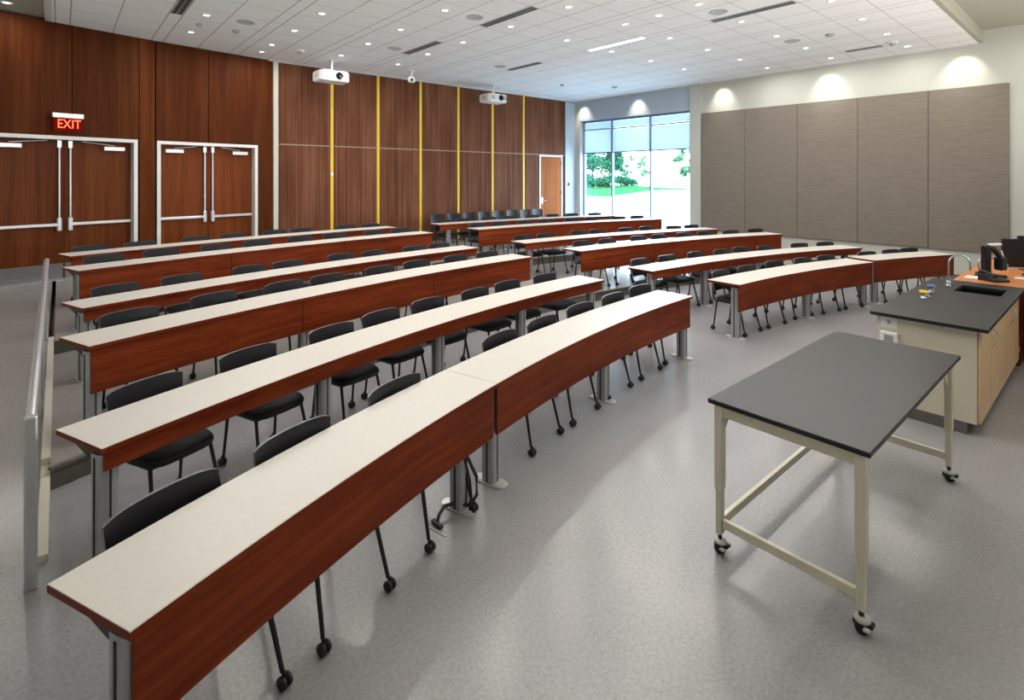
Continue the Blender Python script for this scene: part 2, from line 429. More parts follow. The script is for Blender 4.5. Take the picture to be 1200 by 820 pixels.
# ribbed bays
bx = [3.99, 5.28, 6.56, 7.88, 9.20, 10.53, 11.87, 13.86]
for i in range(7):
    a = bx[i] + (.055 if i else .0); b = bx[i+1] - (.055 if i < 6 else 0)
    side = ORD[i] if i < 6 else 'last'
    mb = MB(); mb.box(a, b, YB, YB+.05, 2.965, CEIL-.02)
    tag(mb.build('wood_wall_panel', 'ribbed'), 'upper ribbed walnut panel of the %s bay right of the cream pilaster' % side, 'wall panel', 'walnut wall panels')
    mb = MB()
    if i < 6: mb.box(a, b, YB, YB+.05, .3, 2.935)
    else: mb.box(a, 12.58, YB, YB+.05, .3, 2.935)
    lab = 'lower ribbed walnut panel of the %s bay right of the cream pilaster' % side if i < 6 else 'narrow lower ribbed walnut panel just left of the single orange door'
    tag(mb.build('wood_wall_panel', 'ribbed'), lab, 'wall panel', 'walnut wall panels')
    mb = MB(); mb.box(a, b if i < 6 else 13.86, YB+.01, YB+.03, 2.935, 2.965)
    struct(mb.build('trim_8', 'seam'))
    if i < 6:
        mb = MB(); mb.box(bx[i+1]-.04, bx[i+1]+.04, YB+.005, YB+.05, .3, CEIL-.02)
        mb.box(bx[i+1]+.04, bx[i+1]+.055, YB+.03, YB+.05, .3, CEIL-.02, 1)
        struct(mb.build('trim_9', ['yellow', 'black_metal']))
tag(MB().box(5.25, 5.31, YB-.012, YB+.004, 2.20, 2.28).build('wall_sensor', 'white_plastic'), 'small white sensor on the first yellow wall stripe', 'sensor')
tag(MB().box(13.99, 14.07, YB-.04, YB-.021, 1.85, 1.97, bev=.006).build('wall_switch', 'black_plastic'), 'small black switch on grey wall beside the window', 'switch')

# ------------------------------------------------------------------ doors
def double_door(T, xa, xb, num, mat, darker):
    fr = MB()
    w = .065
    fr.box(xa, xa+w, -.015, REC-.0, .3, DH, 0, T); fr.box(xb-w, xb, -.015, REC, .3, DH, 0, T); fr.box(xa+w, xb-w, -.015, REC, DH-w, DH, 0, T)
    root = struct(fr.build('door_%d' % num, 'frame_white'))
    xm = (xa+xb)/2
    top = DH-w
    for s in (-1, 1):
        x0, x1 = (xa+w+.004, xm-.004) if s < 0 else (xm+.004, xb-w-.004)
        yl = REC-.045
        mb = MB(); mb.box(x0, x1, yl, REC-.002, .31, top-.004, 0, T)
        leaf = mb.build('door_leaf', mat, root)
        mb = MB(); mb.box(x0+.01, x1-.01, yl-.003, yl, .315, .59, 0, T); mb.build('kick_plate', 'kick_steel', leaf)
        xin = x1-.075 if s < 0 else x0+.075       # rod position
        mb = MB(); mb.tube([T @ Vector((xin, yl-.045, 1.36)), T @ Vector((xin, yl-.045, top-.05))], .016, 8)
        mb.box(xin-.03, xin+.03, yl-.06, yl, top-.14, top-.01, 0, T)
        mb.box(xin-.035, xin+.035, yl-.075, yl, 1.18, 1.42, 0, T, bev=.012)
        mb.build('vertical_rod', 'steel', leaf)
        xo = x0+.01 if s < 0 else x1-.01
        mb = MB(); a, b = sorted((xin, xo))
        mb.box(a, b, yl-.07, yl-.03, 1.27, 1.325, 0, T, bev=.008)
        mb.build('push_bar', 'steel', leaf)
        # closer
        cx = x0+.28 if s < 0 else x1-.28
        mb = MB(); mb.box(cx-.17, cx+.17, yl-.07, yl-.0, top-.17, top-.09, 0, T, bev=.008)
        arm_to = xm + s*.25
        mb.tube([T @ Vector((cx, yl-.05, top-.07)), T @ Vector((arm_to, yl-.06, top-.02))], .009, 6)
        mb.build('door_closer', 'steel', leaf)
    mb = MB(); mb.box(xa, xb, -.02, REC, .30, .315, 0, T); mb.build('threshold', 'steel', root)
    return root
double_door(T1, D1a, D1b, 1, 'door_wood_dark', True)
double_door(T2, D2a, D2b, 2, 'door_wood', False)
# single door
mb = MB(); mb.box(12.58, 12.635, YB-.02, YB+.05, .3, 2.94); mb.box(13.665, 13.72, YB-.02, YB+.05, .3, 2.94); mb.box(12.635, 13.665, YB-.02, YB+.05, 2.885, 2.94)
d3 = struct(mb.build('door_3', 'frame_white'))
mb = MB(); mb.box(12.64, 13.66, YB+.01, YB+.05, .31, 2.88); lf = mb.build('door_leaf', 'door_orange', d3)
mb = MB(); mb.tube([(12.72, YB+.01, 1.35), (12.72, YB-.05, 1.35), (12.86, YB-.05, 1.35)], .012, 8); mb.box(12.69,12.75,YB-.004,YB+.01,1.25,1.45); mb.build('door_handle', 'steel', lf)
mb = MB()
for z in (.6, 1.55, 2.6): mb.box(13.655, 13.67, YB-.012, YB+.01, z, z+.13)
mb.build('hinge', 'black_metal', lf)
mb = MB(); mb.box(13.72, 13.86, YB, YB+.05, .3, 2.935); tag(mb.build('wood_wall_panel', 'walnut'), 'thin dark walnut filler panel between orange door and grey wall', 'wall panel', 'walnut wall panels')

# EXIT sign
ex = thing('exit_sign', 'red lit EXIT sign with silver top hung above the left double door', 'sign', T1 @ Vector((inv_x(T1, .09), -.10, 0)))
yaw1 = math.atan2(T1[1][0], T1[0][0]); ex.rotation_euler = (0,0,yaw1)
mb = MB(); mb.rbox(-.225,.225,-.035,.035,3.215,3.305,.008); mb.rbox(-.07,.07,.03,.10,3.225,3.295,.004); mb.build('housing', 'steel', ex)
mb = MB(); mb.box(-.20,.20,-.006,.006,2.99,3.215); mb.build('panel', 'exit_panel', ex)
def text_mesh(s, size, name, mat, parent, loc, rot, ext=.003):
    cu = bpy.data.curves.new('t', 'FONT'); cu.body = s; cu.size = size; cu.align_x = 'CENTER'; cu.align_y = 'CENTER'; cu.extrude = ext
    cu.offset = .0
    to = bpy.data.objects.new('t', cu); COL.objects.link(to)
    dg = bpy.context.evaluated_depsgraph_get(); me = bpy.data.meshes.new_from_object(to.evaluated_get(dg))
    bpy.data.objects.remove(to)
    me.materials.clear(); me.materials.append(M[mat])
    o = bpy.data.objects.new(name, me); COL.objects.link(o); o.parent = parent; o.location = loc; o.rotation_euler = rot
    return o
et = text_mesh('EXIT', .225, 'lettering', 'exit_red', ex, (.015,-.014,3.105), (PI/2,0,0)); et.scale = (.74,1,1)

# ------------------------------------------------------------------ window
WX = XR + .20
wf = MB()
wy = [WY1, 11.62, 10.05, WY0]
wf.box(WX-.03, WX+.05, WY0, WY1, WZ1-.07, WZ1); wf.box(WX-.03, WX+.05, WY0, WY1, WZ0, WZ0+.06)
wf.box(WX-.03, WX+.05, WY0, WY0+.04, WZ0, WZ1); wf.box(WX-.03, WX+.05, WY1-.06, WY1, WZ0, WZ1)
for y in wy[1:3]: wf.box(WX-.05, WX+.06, y-.03, y+.03, WZ0, WZ1)
wf.box(WX-.03, WX+.05, WY0, WY1, 3.83, 3.88)
M['win_frame'] = simple('window_frame_blue_grey', (.17,.25,.34), .45, .1, vary=.04)
W1 = struct(wf.build('window_1', 'win_frame'))
for i in range(3):
    y1, y0 = wy[i]-.03, wy[i+1]+.03
    MB().box(WX+.004, WX+.010, y0, y1, WZ0+.05, WZ1-.06).build('pane', 'glass', W1)
    sh = MB().box(WX-.018, WX-.015, y0+.005, y1-.005, 3.04, 3.82).build('roller_shade', 'shade', W1)
    MB().box(WX-.026, WX-.008, y0+.005, y1-.005, 3.01, 3.045).build('hem_bar', 'black_metal', sh)
    MB().box(WX-.018, WX-.015, y0+.005, y1-.005, 3.885, WZ1-.08).build('upper_shade', 'shade', W1)

# fabric panels
py = [8.14, 6.84, 5.48, 4.13, 2.79, 1.50]
names = ['nearest the window', 'second from the window', 'in the middle of the five', 'second from the room front', 'nearest the room front']
for i in range(5):
    mb = MB(); mb.rbox(XR-.055, XR-.0002, py[i+1]+.004, py[i]-.004, .615, 4.04, .006)
    tag(mb.build('acoustic_panel', 'fabric_panel'), 'tall grey-brown fabric acoustic panel on right wall, %s' % names[i], 'acoustic panel', 'fabric acoustic panels')

# ------------------------------------------------------------------ desks
def column_mesh(i, z0, ztop):
    mb = MB()
    # rounded rectangular extrusion with a dark centre slot
    w, d = .050, .056
    pts = []
    for k in range(16):
        t = 2*PI*k/16; c, s_ = math.cos(t), math.sin(t)
        pts.append((math.copysign(abs(c)**.5, c)*w, math.copysign(abs(s_)**.5, s_)*d))
    mb.prism(pts, z0+.012, ztop, 0, None, None, True)
    mb.box(-.004, .004, -d-.003, -d+.004, z0+.02, ztop-.02, 1); mb.box(-w-.003, -w+.003, -.006, .006, z0+.02, ztop-.02, 1)
    mb.box(w-.003, w+.003, -.006, .006, z0+.02, ztop-.02, 1)
    return mb
def plate_mesh(z0):
    mb = MB(); pts = []
    for k in range(20):
        t = 2*PI*k/20; c, s_ = math.cos(t), math.sin(t)
        pts.append((math.copysign(abs(c)**.7, c)*.055, math.copysign(abs(s_)**.7, s_)*.135))
    mb.prism(pts, z0, z0+.012, 0, None, None, True)
    pts2 = [(x*.8, y*.8) for x, y in pts]; mb.prism(pts2, z0+.012, z0+.018, 0)
    return mb
PLATE = {}; 
def desk(row, th0, th1, posts, label, deep, seams=(), dR=0., dz=0., group='curved classroom desks'):
    R = Rf[row]+dR; z = TZ[row]; zt = z+.74+dz
    tm = (th0+th1)/2
    c = pol(R, tm)
    d = thing('curved_desk', label, 'desk', (c[0], c[1], z), 0, group)
    off = Vector((c[0], c[1], z))
    def fin(mb, name, mats, parent=d):
        mb.v = [tuple(Vector(p)-off) for p in mb.v]; return mb.build(name, mats, parent)
    n = max(8, int((th1-th0)*R/.22))
    mb = MB(); slab_strip(mb, R, R+.47, th0, th1, zt-.030, zt-.002, n, 1, 0)
    slab_strip(mb, R+.004, R+.466, th0+.0015/R, th1-.0015/R, zt-.0022, zt, n, 1, 1)
    fin(mb, 'desktop', ['cherry_edge', 'laminate'])
    zb = z+.372 if deep else z+.605
    e = [th0+.02/R] + list(seams) + [th1-.02/R]
    for a, b in zip(e[:-1], e[1:]):
        nn = max(4, int((b-a)*R/.25))
        mb = MB(); slab_strip(mb, R+.018, R+.036, a+.004/R, b-.004/R, zb, zt-.031, nn, 0, 0)
        fin(mb, 'modesty_panel', 'cherry')
    for th in posts:
        T = Matrix.Translation(Vector(pol(R+.105, th)) - off) @ Matrix.Rotation(-th, 4, 'Z')
        cm = column_mesh(0, z, zt-.06); cm.v = [tuple(T @ Vector(p)) for p in cm.v]
        col = cm.build('column', ['alu', 'black_metal'], d)
        pm = plate_mesh(z); pm.v = [tuple(T @ Vector(p)) for p in pm.v]; pm.build('base_plate', 'alu_plate', col)
        bm_ = MB()
        v = [(-.03,-.04,zt-.031),(.03,-.04,zt-.031),(.03,.31,zt-.031),(-.03,.31,zt-.031),(-.03,-.04,zt-.12),(.03,-.04,zt-.12),(.03,.06,zt-.12),(-.03,.06,zt-.12),(-.03,.31,zt-.045),(.03,.31,zt-.045)]
        bm_.add(v, [(0,3,2,1)[::-1],(4,5,6,7)[::-1],(0,1,5,4),(7,6,9,8)[::-1],(8,9,2,3)[::-1],(1,2,9,6,5)[::-1],(0,4,7,8,3)[::-1]])
        bm_.v = [tuple(T @ Vector(p)) for p in bm_.v]; bm_.build('bracket', 'black_metal', d)
    return d
R_ = math.radians
def thx(row, X, dR=0): return math.asin((X-XC)/(Rf[row]+dR))
rown = ['foremost', 'second', 'third', 'fourth', 'fifth', 'rearmost']
# left block
desk(0, thx(0,.165), R_(-16.025), [thx(0,.165)+.065/Rf[0], R_(-17.15)], 'white-topped curved desk nearest the camera, its left end filling lower left', True)
desk(0, R_(-16.02), thx(0,5.71), [R_(-15.75), R_(-8.97), R_(-2.35)], 'white-topped curved desk continuing the foremost left row to the centre aisle', True)
PL = [-14.2, -7.9]
posts_by = {1: [-21.9, -17.23, -12.45, -7.68, -2.61], 2: [-20.1, -14.3, -8.0, -2.6], 3: [-18.6, -13.0, -7.5, -2.2], 4: [-17.3, -12.0, -7.0, -2.2], 5: [-16.1, -11.2, -6.5, -2.2]}
sm = {1: [], 2: [R_(-14.53), R_(-8.23)], 3: [], 4: [R_(-12.4), R_(-7.0)], 5: []}
deeps = [True, False, True, False, True, False]
for r in range(1, 6):
    xr = 5.70
    desk(r, thx(r,.165 if r < 5 else .11), thx(r,xr), [thx(r,.165)+.065/Rf[r]] + [R_(a) for a in posts_by[r][1:]],
         'long curved white-topped desk, %s row of the left block, %s cherry front panel' % (rown[r], 'deep' if deeps[r] else 'shallow'), deeps[r], sm[r])
# right block
dR = -.05
desk(0, thx(0,6.78,dR), R_(16.45), [R_(2.55), R_(9.9), R_(15.9)], 'foremost curved desk of right block, right of the centre aisle, deep cherry panel', True, dR=dR)
desk(0, R_(16.95), R_(25.2), [R_(17.5), R_(24.3)], 'curved desk behind the lab island, at right end of the foremost row', True, dR=dR+.06, dz=.012)
for r in range(1, 6):
    dr2 = -.08 if r > 1 else -.05
    desk(r, thx(r,6.77,dr2), thx(r,12.25,dr2), [R_(-a) for a in posts_by[r]][::-1] if r != 1 else [R_(2.3), R_(7.3), R_(12.4), R_(17.2), R_(21.3)],
         'long curved white-topped desk, %s row of the right block, %s cherry front panel' % (rown[r], 'deep' if deeps[r] else 'shallow'), deeps[r], [-s for s in sm[r]][::-1], dR=dr2)

# ------------------------------------------------------------------ chair
# local: +y towards the desk (front), origin on the floor below seat centre
def make_chair():
    root = thing('stacking_chair', 'x', 'chair')
    # seat cushion
    mb = MB(); out = []
    N = 28
    for k in range(N):
        t = 2*PI*k/N; c, s_ = math.cos(t), math.sin(t)
        ex_ = .46
        x = math.copysign(abs(c)**ex_, c)*.232; y = math.copysign(abs(s_)**ex_, s_)*.215
        if y > 0: x *= 1-.09*(y/.215)
        out.append((x, y+.018))
    rings = [(0.90, .418), (.97, .424), (1.0, .438), (1.0, .450), (.97, .464), (.88, .472), (.55, .474)]
    v = []; f = []
    for sc_, zz in rings:
        for (x, y) in out: v.append((x*sc_, .03+(y-.03)*sc_, zz - .012*max(0, (y-.03)/.225)**2*(1 if zz > .43 else .5)))
    for i in range(len(rings)-1):
        for k in range(N):
            k2 = (k+1) % N; f.append((i*N+k, i*N+k2, (i+1)*N+k2, (i+1)*N+k))
    f.append(tuple(range(N-1,-1,-1))); f.append(tuple((len(rings)-1)*N+k for k in range(N)))
    mb.add(v, f, 0, True); mb.build('seat', 'fabric_black', root)
    # backrest: curved shell, concave to the front
    mb = MB(); W = .235; nx, nz = 14, 8
    def P(u, w, side):    # u -1..1, w 0..1
        hw = W*(1-.06*(1-w)); x = u*hw
        zt = .535 + .275*w
        # rounded corners
        cr = 1 - (abs(u)**8)*.06
        zc = .67; zt = zc + (zt-zc)*(1-.13*abs(u)**6)
        y = -.235 - .028*w + .036*(abs(u)**2) - .0*w
        return (x, y + (.011 if side else -.004), zt)
    v = []; f = []
    for side in (0, 1):
        for j in range(nz+1):
            for i in range(nx+1): v.append(P(-1+2*i/nx, j/nz, side))
    S = (nx+1)*(nz+1)
    for j in range(nz):
        for i in range(nx):
            a = j*(nx+1)+i; f.append((a, a+1, a+nx+2, a+nx+1)); f.append((S+a+nx+1, S+a+nx+2, S+a+1, S+a))
    mb.add(v, f, 0, True)
    e = []
    for i in range(nx): e.append((nz*(nx+1)+i, nz*(nx+1)+i+1, S+nz*(nx+1)+i+1, S+nz*(nx+1)+i)); e.append((i+1, i, S+i, S+i+1))
    for j in range(nz):
        a = j*(nx+1); e.append((a, a+nx+1, S+a+nx+1, S+a)); a += nx; e.append((a+nx+1, a, S+a, S+a+nx+1))
    mb.add(v, e, 1, False)
    mb.build('backrest', ['black_plastic', 'chair_edge'], root)
    # seat frame + uprights
    mb = MB()
    mb.tube([(-.20,-.19,.412),(-.185,.165,.412)], .011, 8); mb.tube([(.20,-.19,.412),(.185,.165,.412)], .011, 8)
    mb.tube([(-.20,-.15,.408),(.20,-.15,.408)], .010, 8); mb.tube([(-.185,.16,.408),(.185,.16,.408)], .010, 8)
    mb.build('seat_frame', 'black_metal', root)
    for s in (-1, 1):
        mb = MB(); mb.tube([(s*.20,-.17,.41),(s*.213,-.205,.45),(s*.218,-.215,.56),(s*.214,-.222,.70)], .011, 8)
        mb.build('back_upright', 'black_metal', root)
    for s in (-1, 1):
        for (y0, y1) in ((.16, .245), (-.16, -.205)):
            mb = MB(); mb.tube([(s*(.185 if y0 > 0 else .20),y0,.415),(s*.210,y1,.065)], [.0125,.0105], 8); leg = mb.build('leg', 'black_metal', root)
            mb = MB()
            cy = y1 + .012*(1 if y1 > 0 else -1)
            for o in (-.014, .014):
                T = Matrix.Translation((s*.212+o, cy, .028)) @ Matrix.Rotation(PI/2, 4, 'Y')
                mb.lathe([(.012,-.008),(.026,-.008),(.028,-.003),(.028,.003),(.026,.008),(.012,.008)], 14, 0, T)
            mb.box(s*.212-.006, s*.212+.006, cy-.012, cy+.012, .02, .07)
            mb.build('caster', 'rubber', leg)
    return root
chair0 = make_chair(); reg(chair0)
first = [True]
def place_chair(x, y, z, rz, label, group):
    if first[0]: c = chair0; first[0] = False
    else: c = copy_tree(chair0)
    c.location = (x, y, z); c.rotation_euler = (0,0,rz)
    c['label'] = label; c['category'] = 'chair'; c['group'] = group
    return c
CH = {
 ('L',0): [(-23.35,14.92),(-20.9,14.88),(-17.93,14.87),(-13.09,14.92),(-10.66,14.91),(-8.01,14.93),(-5.43,14.93),(-3.02,14.97)],
 ('L',1): [(-20.87,16.31),(-18.31,16.32),(-15.62,16.29),(-13.43,16.34),(-11.14,16.36),(-8.64,16.31),(-6.52,16.34),(-4.01,16.31)],
 ('L',2): [(-18.92,17.81),(-16.42,17.86),(-13.96,17.81),(-12.16,17.81),(-9.65,17.80),(-7.59,17.81),(-5.27,17.79),(-3.34,17.73)],
 ('L',3): [(-17.48,19.22),(-15.44,19.22),(-12.89,19.24),(-11.31,19.21),(-8.65,19.25),(-6.99,19.18),(-4.67,19.15),(-3.08,19.15)],
 ('L',4): [(-16.17,20.80),(-14.2,20.83),(-12.24,20.72),(-10.34,20.83),(-8.23,20.83),(-6.43,20.81),(-4.27,20.72),(-2.49,20.78)],
 ('L',5): [(-15.42,22.18),(-13.71,22.12),(-11.51,22.18),(-9.86,22.18),(-7.74,22.27),(-6.36,22.24),(-3.82,22.22),(-2.41,22.15)],
 ('R',0): [(3.9,14.80),(6.5,14.83),(9.6,14.92),(12.31,14.88),(14.76,14.88),(19.0,14.89),(21.7,14.93),(23.75,14.97)],
 ('R',1): [(3.63,16.28),(6.03,16.26),(8.75,16.26),(11.2,16.24),(13.3,16.3),(15.28,16.2),(18.81,16.24),(21.2,16.18)],
 ('R',2): [(3.94,17.73),(6.0,17.70),(8.89,17.72),(10.78,17.71),(13.12,17.71),(15.1,17.70),(17.42,17.66),(19.95,17.68)],
 ('R',3): [(3.11,19.19),(4.84,19.16),(7.8,19.19),(9.42,19.19),(11.95,19.17),(13.94,19.2),(16.19,19.06),(17.90,19.04)],
 ('R',4): [(2.6,20.6),(4.4,20.62),(6.4,20.6),(8.2,20.62),(10.4,20.6),(12.2,20.6),(14.6,20.52),(16.3,20.52)],
 ('R',5): [(2.5,22.1),(4.1,22.1),(6.1,22.1),(7.7,22.1),(9.8,22.1),(11.5,22.1),(13.2,22.03),(15.3,21.95)],
}
for (blk, r), lst in CH.items():
    for i, (deg, Rb) in enumerate(lst):
        th = R_(deg); Ro = max(Rb, Rf[r]+.51) - .250 + random.uniform(-.006, .006)
        x, y, _ = pol(Ro, th)
        rz = PI - th + random.uniform(-.03, .03)
        lab = 'black chair on casters, %s from left behind the %s desk row, %s block' % (ORD[i] if i < 7 else 'last', rown[r], 'left' if blk == 'L' else 'right')
        place_chair(x, y, TZ[r], rz, lab, 'black chairs behind the curved desks')
for i in range(8):
    x = 8.15 + .56*i
    place_chair(x, 12.53 , .30, PI + random.uniform(-.04,.04), 'black chair %s from the left in the spare row against the ribbed wall' % (ORD[i] if i < 7 else 'last'), 'spare chairs along the back wall')

# ------------------------------------------------------------------ lab table
lt = thing('lab_table', 'black-topped lab table with cream steel frame on lockable casters, in foreground', 'table', (3.88, 1.175, 0))
O = Vector((3.88, 1.175, 0))
def lbox(mb, x0,x1,y0,y1,z0,z1, mi=0, bev=0): return mb.box(x0-O.x,x1-O.x,y0-O.y,y1-O.y,z0,z1,mi,None,bev)
mb = MB(); lbox(mb, 2.85,4.905,.768,1.578,.845,.872, bev=.004); mb.build('tabletop', 'stone_black', lt)
TX0, TX1, TY0, TY1 = 2.885, 4.79, .815, 1.52
mb = MB()
lbox(mb, TX0-.02,TX0+.02,TY0,TY1,.785,.845); lbox(mb, TX1-.02,TX1+.02,TY0,TY1,.785,.845)
lbox(mb, TX0,TX1,TY0-.012,TY0+.012,.80,.845); lbox(mb, TX0,TX1,TY1-.012,TY1+.012,.80,.845)
# corner gusset plates
for xg, sx_ in ((TX0, 1), (TX1, -1)):
    for yg, q in ((TY1, 1), (TY0, -1)):
        xx = [xg+sx_*.025, xg+sx_*.16]
        mb.add([(xx[0]-O.x,yg-O.y,.80),(xx[1]-O.x,yg-O.y,.80),(xx[0]-O.x,yg-O.y,.66),(xx[0]-O.x,yg-O.y-.004*q,.80),(xx[1]-O.x,yg-O.y-.004*q,.80),(xx[0]-O.x,yg-O.y-.004*q,.66)],
               [(0,1,2),(5,4,3),(0,3,4,1),(1,4,5,2),(2,5,3,0)], 0)
mb.build('apron', 'table_paint', lt)
for i, (x, y) in enumerate(((TX0,TY0),(TX0,TY1),(TX1,TY0),(TX1,TY1))):
    mb = MB(); lbox(mb, x-.028,x+.028,y-.022,y+.022,.36,.845, bev=.004); lbox(mb, x-.022,x+.022,y-.017,y+.017,.105,.365, bev=.003)
    leg = mb.build('leg', 'table_paint', lt)
    mb = MB(); cx, cy = x-O.x, y-O.y
    mb.tube([(cx,cy,.075),(cx,cy,.11)], .012, 8)
    mb.lathe([(.0,.074),(.020,.075),(.034,.068),(.036,.058),(.032,.052),(.0,.052)], 18, 1, Matrix.Translation((cx, cy-.004, 0)))
    T = Matrix.Translation((cx, cy, .032)) @ Matrix.Rotation(.5, 4, 'Z') @ Matrix.Rotation(PI/2, 4, 'Y')
    for o in (-.018, .018):
        mb.lathe([(.014,-.009+o),(.030,-.009+o),(.032,-.004+o),(.032,.004+o),(.030,.009+o),(.014,.009+o)], 18, 0, T)
    mb.box(cx-.044, cx-.02, cy-.045, cy-.015, .030, .046, 1, None, .005)
    mb.box(cx-.012, cx+.03, cy-.05, cy-.03, .036, .052, 2, None, .003)
    mb.build('caster', ['rubber', 'caster_grey', 'black_plastic'], leg)
for (x0,x1,y0,y1) in ((TX0-.014,TX0+.014,TY0+.02,TY1-.02),(TX1-.014,TX1+.014,TY0+.02,TY1-.02),(TX0+.022,TX1-.022,TY1-.014,TY1+.014)):
    mb = MB(); lbox(mb, x0,x1,y0,y1,.145,.195, bev=.003); mb.build('stretcher', 'table_paint', lt)

# ------------------------------------------------------------------ island
IX0, IX1, IY0, IY1 = 5.76, 8.16, .775, 1.50
isl = thing('lab_island', 'cream lab island cabinet with black sink top and maple doors at right', 'cabinet', (IX0, IY0, 0))
def ib(mb, x0,x1,y0,y1,z0,z1, mi=0, bev=0): return mb.box(x0-IX0,x1-IX0,y0-IY0,y1-IY0,z0,z1,mi,None,bev)
mb = MB(); ib(mb, IX0,IX0+.02,IY0+.022,IY1,.10,.885); ib(mb, IX1-.02,IX1,IY0+.022,IY1,.10,.885); ib(mb, IX0+.02,IX1-.02,IY1-.02,IY1,.10,.885); ib(mb, IX0+.02,IX1-.02,IY0+.022,IY0+.04,.10,.885); ib(mb, IX0+.02,IX1-.02,IY0+.04,IY1-.02,.10,.12)
mb.build('carcass', 'cabinet_cream', isl)
mb = MB(); ib(mb, IX0+.03,IX1,IY0+.085,IY1-.0,0,.10); ib(mb, IX0+.0,IX0+.03,IY0+.085,IY1-.0,.0,.10); mb.build('toe_kick', 'toe', isl)
# top with sink hole
sx0, sx1, sy0, sy1 = 7.41, 7.87, .84, 1.22
tx0, tx1, ty0, ty1, tz0, tz1 = 5.70, 8.18, .722, 1.54, .885, .914
mb = MB()
ib(mb, tx0,sx0,ty0,ty1,tz0,tz1); ib(mb, sx1,tx1,ty0,ty1,tz0,tz1); ib(mb, sx0,sx1,ty0,sy0,tz0,tz1); ib(mb, sx0,sx1,sy1,ty1,tz0,tz1)
mb.build('worktop', 'stone_black', isl)
M['sink'] = simple('sink_black', (.004,.004,.004), .6, spec=.1)
mb = MB(); ib(mb, sx0,sx1,sy0,sy1,.66,.67)
for (a,b,c,d) in ((sx0-.008,sx0,sy0-.008,sy1+.008),(sx1,sx1+.008,sy0-.008,sy1+.008),(sx0,sx1,sy0-.008,sy0),(sx0,sx1,sy1,sy1+.008)): ib(mb, a,b,c,d,.66,.8850)
mb.build('sink_basin', 'sink', isl)
for i in range(4):
    x0 = IX0+.012+.6*i; x1 = x0+.594
    x1 = min(x1, IX1)
    mb = MB(); ib(mb, x0,x1,IY0,IY0+.02,.11,.875, bev=.002); dr = mb.build('door', 'maple', isl)
    hx = x1-.05 if i % 2 == 0 else x0+.05
    mb = MB(); pts = [(hx-IX0, -.002-.035*math.sin(PI*k/10), .62+.17*k/10) for k in range(11)]
    mb.tube(pts, .0065, 8); mb.build('handle', 'steel', dr)
    gx = x0+.002 if i % 2 == 0 else x1-.002
    for z in (.19, .79):
        mb = MB(); ib(mb, gx-.014,gx+.014,IY0-.006,IY0+.004,z,z+.065, bev=.002); mb.build('hinge', 'steel', dr)
mb = MB(); ib(mb, IX0-.006,IX0,1.345,1.470,.775,.882); ib(mb, IX0-.0075,IX0-.006,1.395,1.42,.81,.85,1); so = mb.build('switch_plate', ['white_plastic','grey_plastic'], isl)
mb = MB(); ib(mb, IX0-.045,IX0,1.33,1.47,.63,.745, bev=.008); ib(mb, IX0-.047,IX0-.044,1.365,1.435,.65,.72,1); mb.build('outlet_box', ['white_plastic','grey_plastic'], isl)
mb = MB(); mb.lathe([(0,0),(.009,0),(.009,.004),(0,.004)], 10, 0, Matrix.Translation((-.004, .25, .86)) @ Matrix.Rotation(-PI/2, 4, 'Y')); mb.build('lock', 'steel', isl)
# faucet
fa = thing('faucet', 'chrome gooseneck faucet arching over the island sink', 'faucet', (7.66, 1.305, .914))
mb = MB(); mb.lathe([(.032,0),(.032,.010),(.020,.020),(.017,.06),(.016,.07)], 18); mb.build('faucet_base', 'chrome', fa)
mb = MB(); pts = [(0,0,.06),(0,0,.26)] + [(.0+.06*(1-math.cos(PI*k/12)), -.085*(1-math.cos(PI*k/12)), .26+.10*math.sin(PI*k/12)) for k in range(1,13)] + [(.12,-.17,.19)]
mb.tube(pts, .0095, 10); mb.build('spout', 'chrome', fa)
mb = MB(); mb.tube([(0,0,.045),(-.07,-.01,.06)], .006, 8); mb.tube([(0,0,.045),(.07,.01,.06)], .006, 8); mb.lathe([(.011,-.012),(.011,.012)],10,0,Matrix.Translation((-.075,-.01,.06))); mb.lathe([(.011,-.012),(.011,.012)],10,0,Matrix.Translation((.075,.01,.06))); mb.build('lever', 'chrome', fa)
# gas turrets
def turret(x, y, ang, hmat, hname, label):
    t = thing('gas_valve', label, 'valve', (x, y, .914), ang, 'service valves on the island')
    mb = MB(); mb.lathe([(.035,0),(.035,.008),(.022,.014),(.020,.055),(.024,.06),(.0,.066)], 16); mb.build('valve_body', 'chrome', t)
    for s in (-1, 1):
        mb = MB(); mb.tube([(0,0,.04),(s*.05,-.02,.045),(s*.075,-.035,.035)], .008, 8)
        for k in range(3): mb.lathe([(.010,-.003),(.012,0),(.010,.003)], 10, 0, Matrix.Translation((s*(.055+.008*k),-.022-.005*k,.043-.003*k)) @ Matrix.Rotation(PI/2,4,'Y'))
        mb.build('nozzle', 'chrome', t)
        mb = MB(); mb.rbox(s*.035-.014, s*.035+.014, -.035, .035, .058, .080, .006); mb.tube([(s*.035,0,.045),(s*.035,0,.06)], .006, 8); mb.build('lever_handle', hmat, t)
    return t
turret(6.70, 1.34, .35, 'gas_yellow', 'yellow', 'yellow-handled gas valve at the left of the island top')
turret(7.12, 1.36, .1, 'gas_blue', 'blue', 'blue-handled valve between yellow gas valve and faucet on island top')

# ------------------------------------------------------------------ teaching counter
ct = thing('teaching_counter', 'orange wood teaching counter joined to the right end of the island', 'counter', (9.4, .5, 0))
mb = MB(); mb.rbox(-1.20,1.4,-.9,.86,.885,.916,.004); mb.build('counter_top', 'lectern_wood', ct)
mb = MB(); mb.box(-1.12,1.35,.28,.80,0,.885); mb.box(-.3,1.35,-.85,.28,0,.885); mb.build('counter_base', 'cherry', ct)
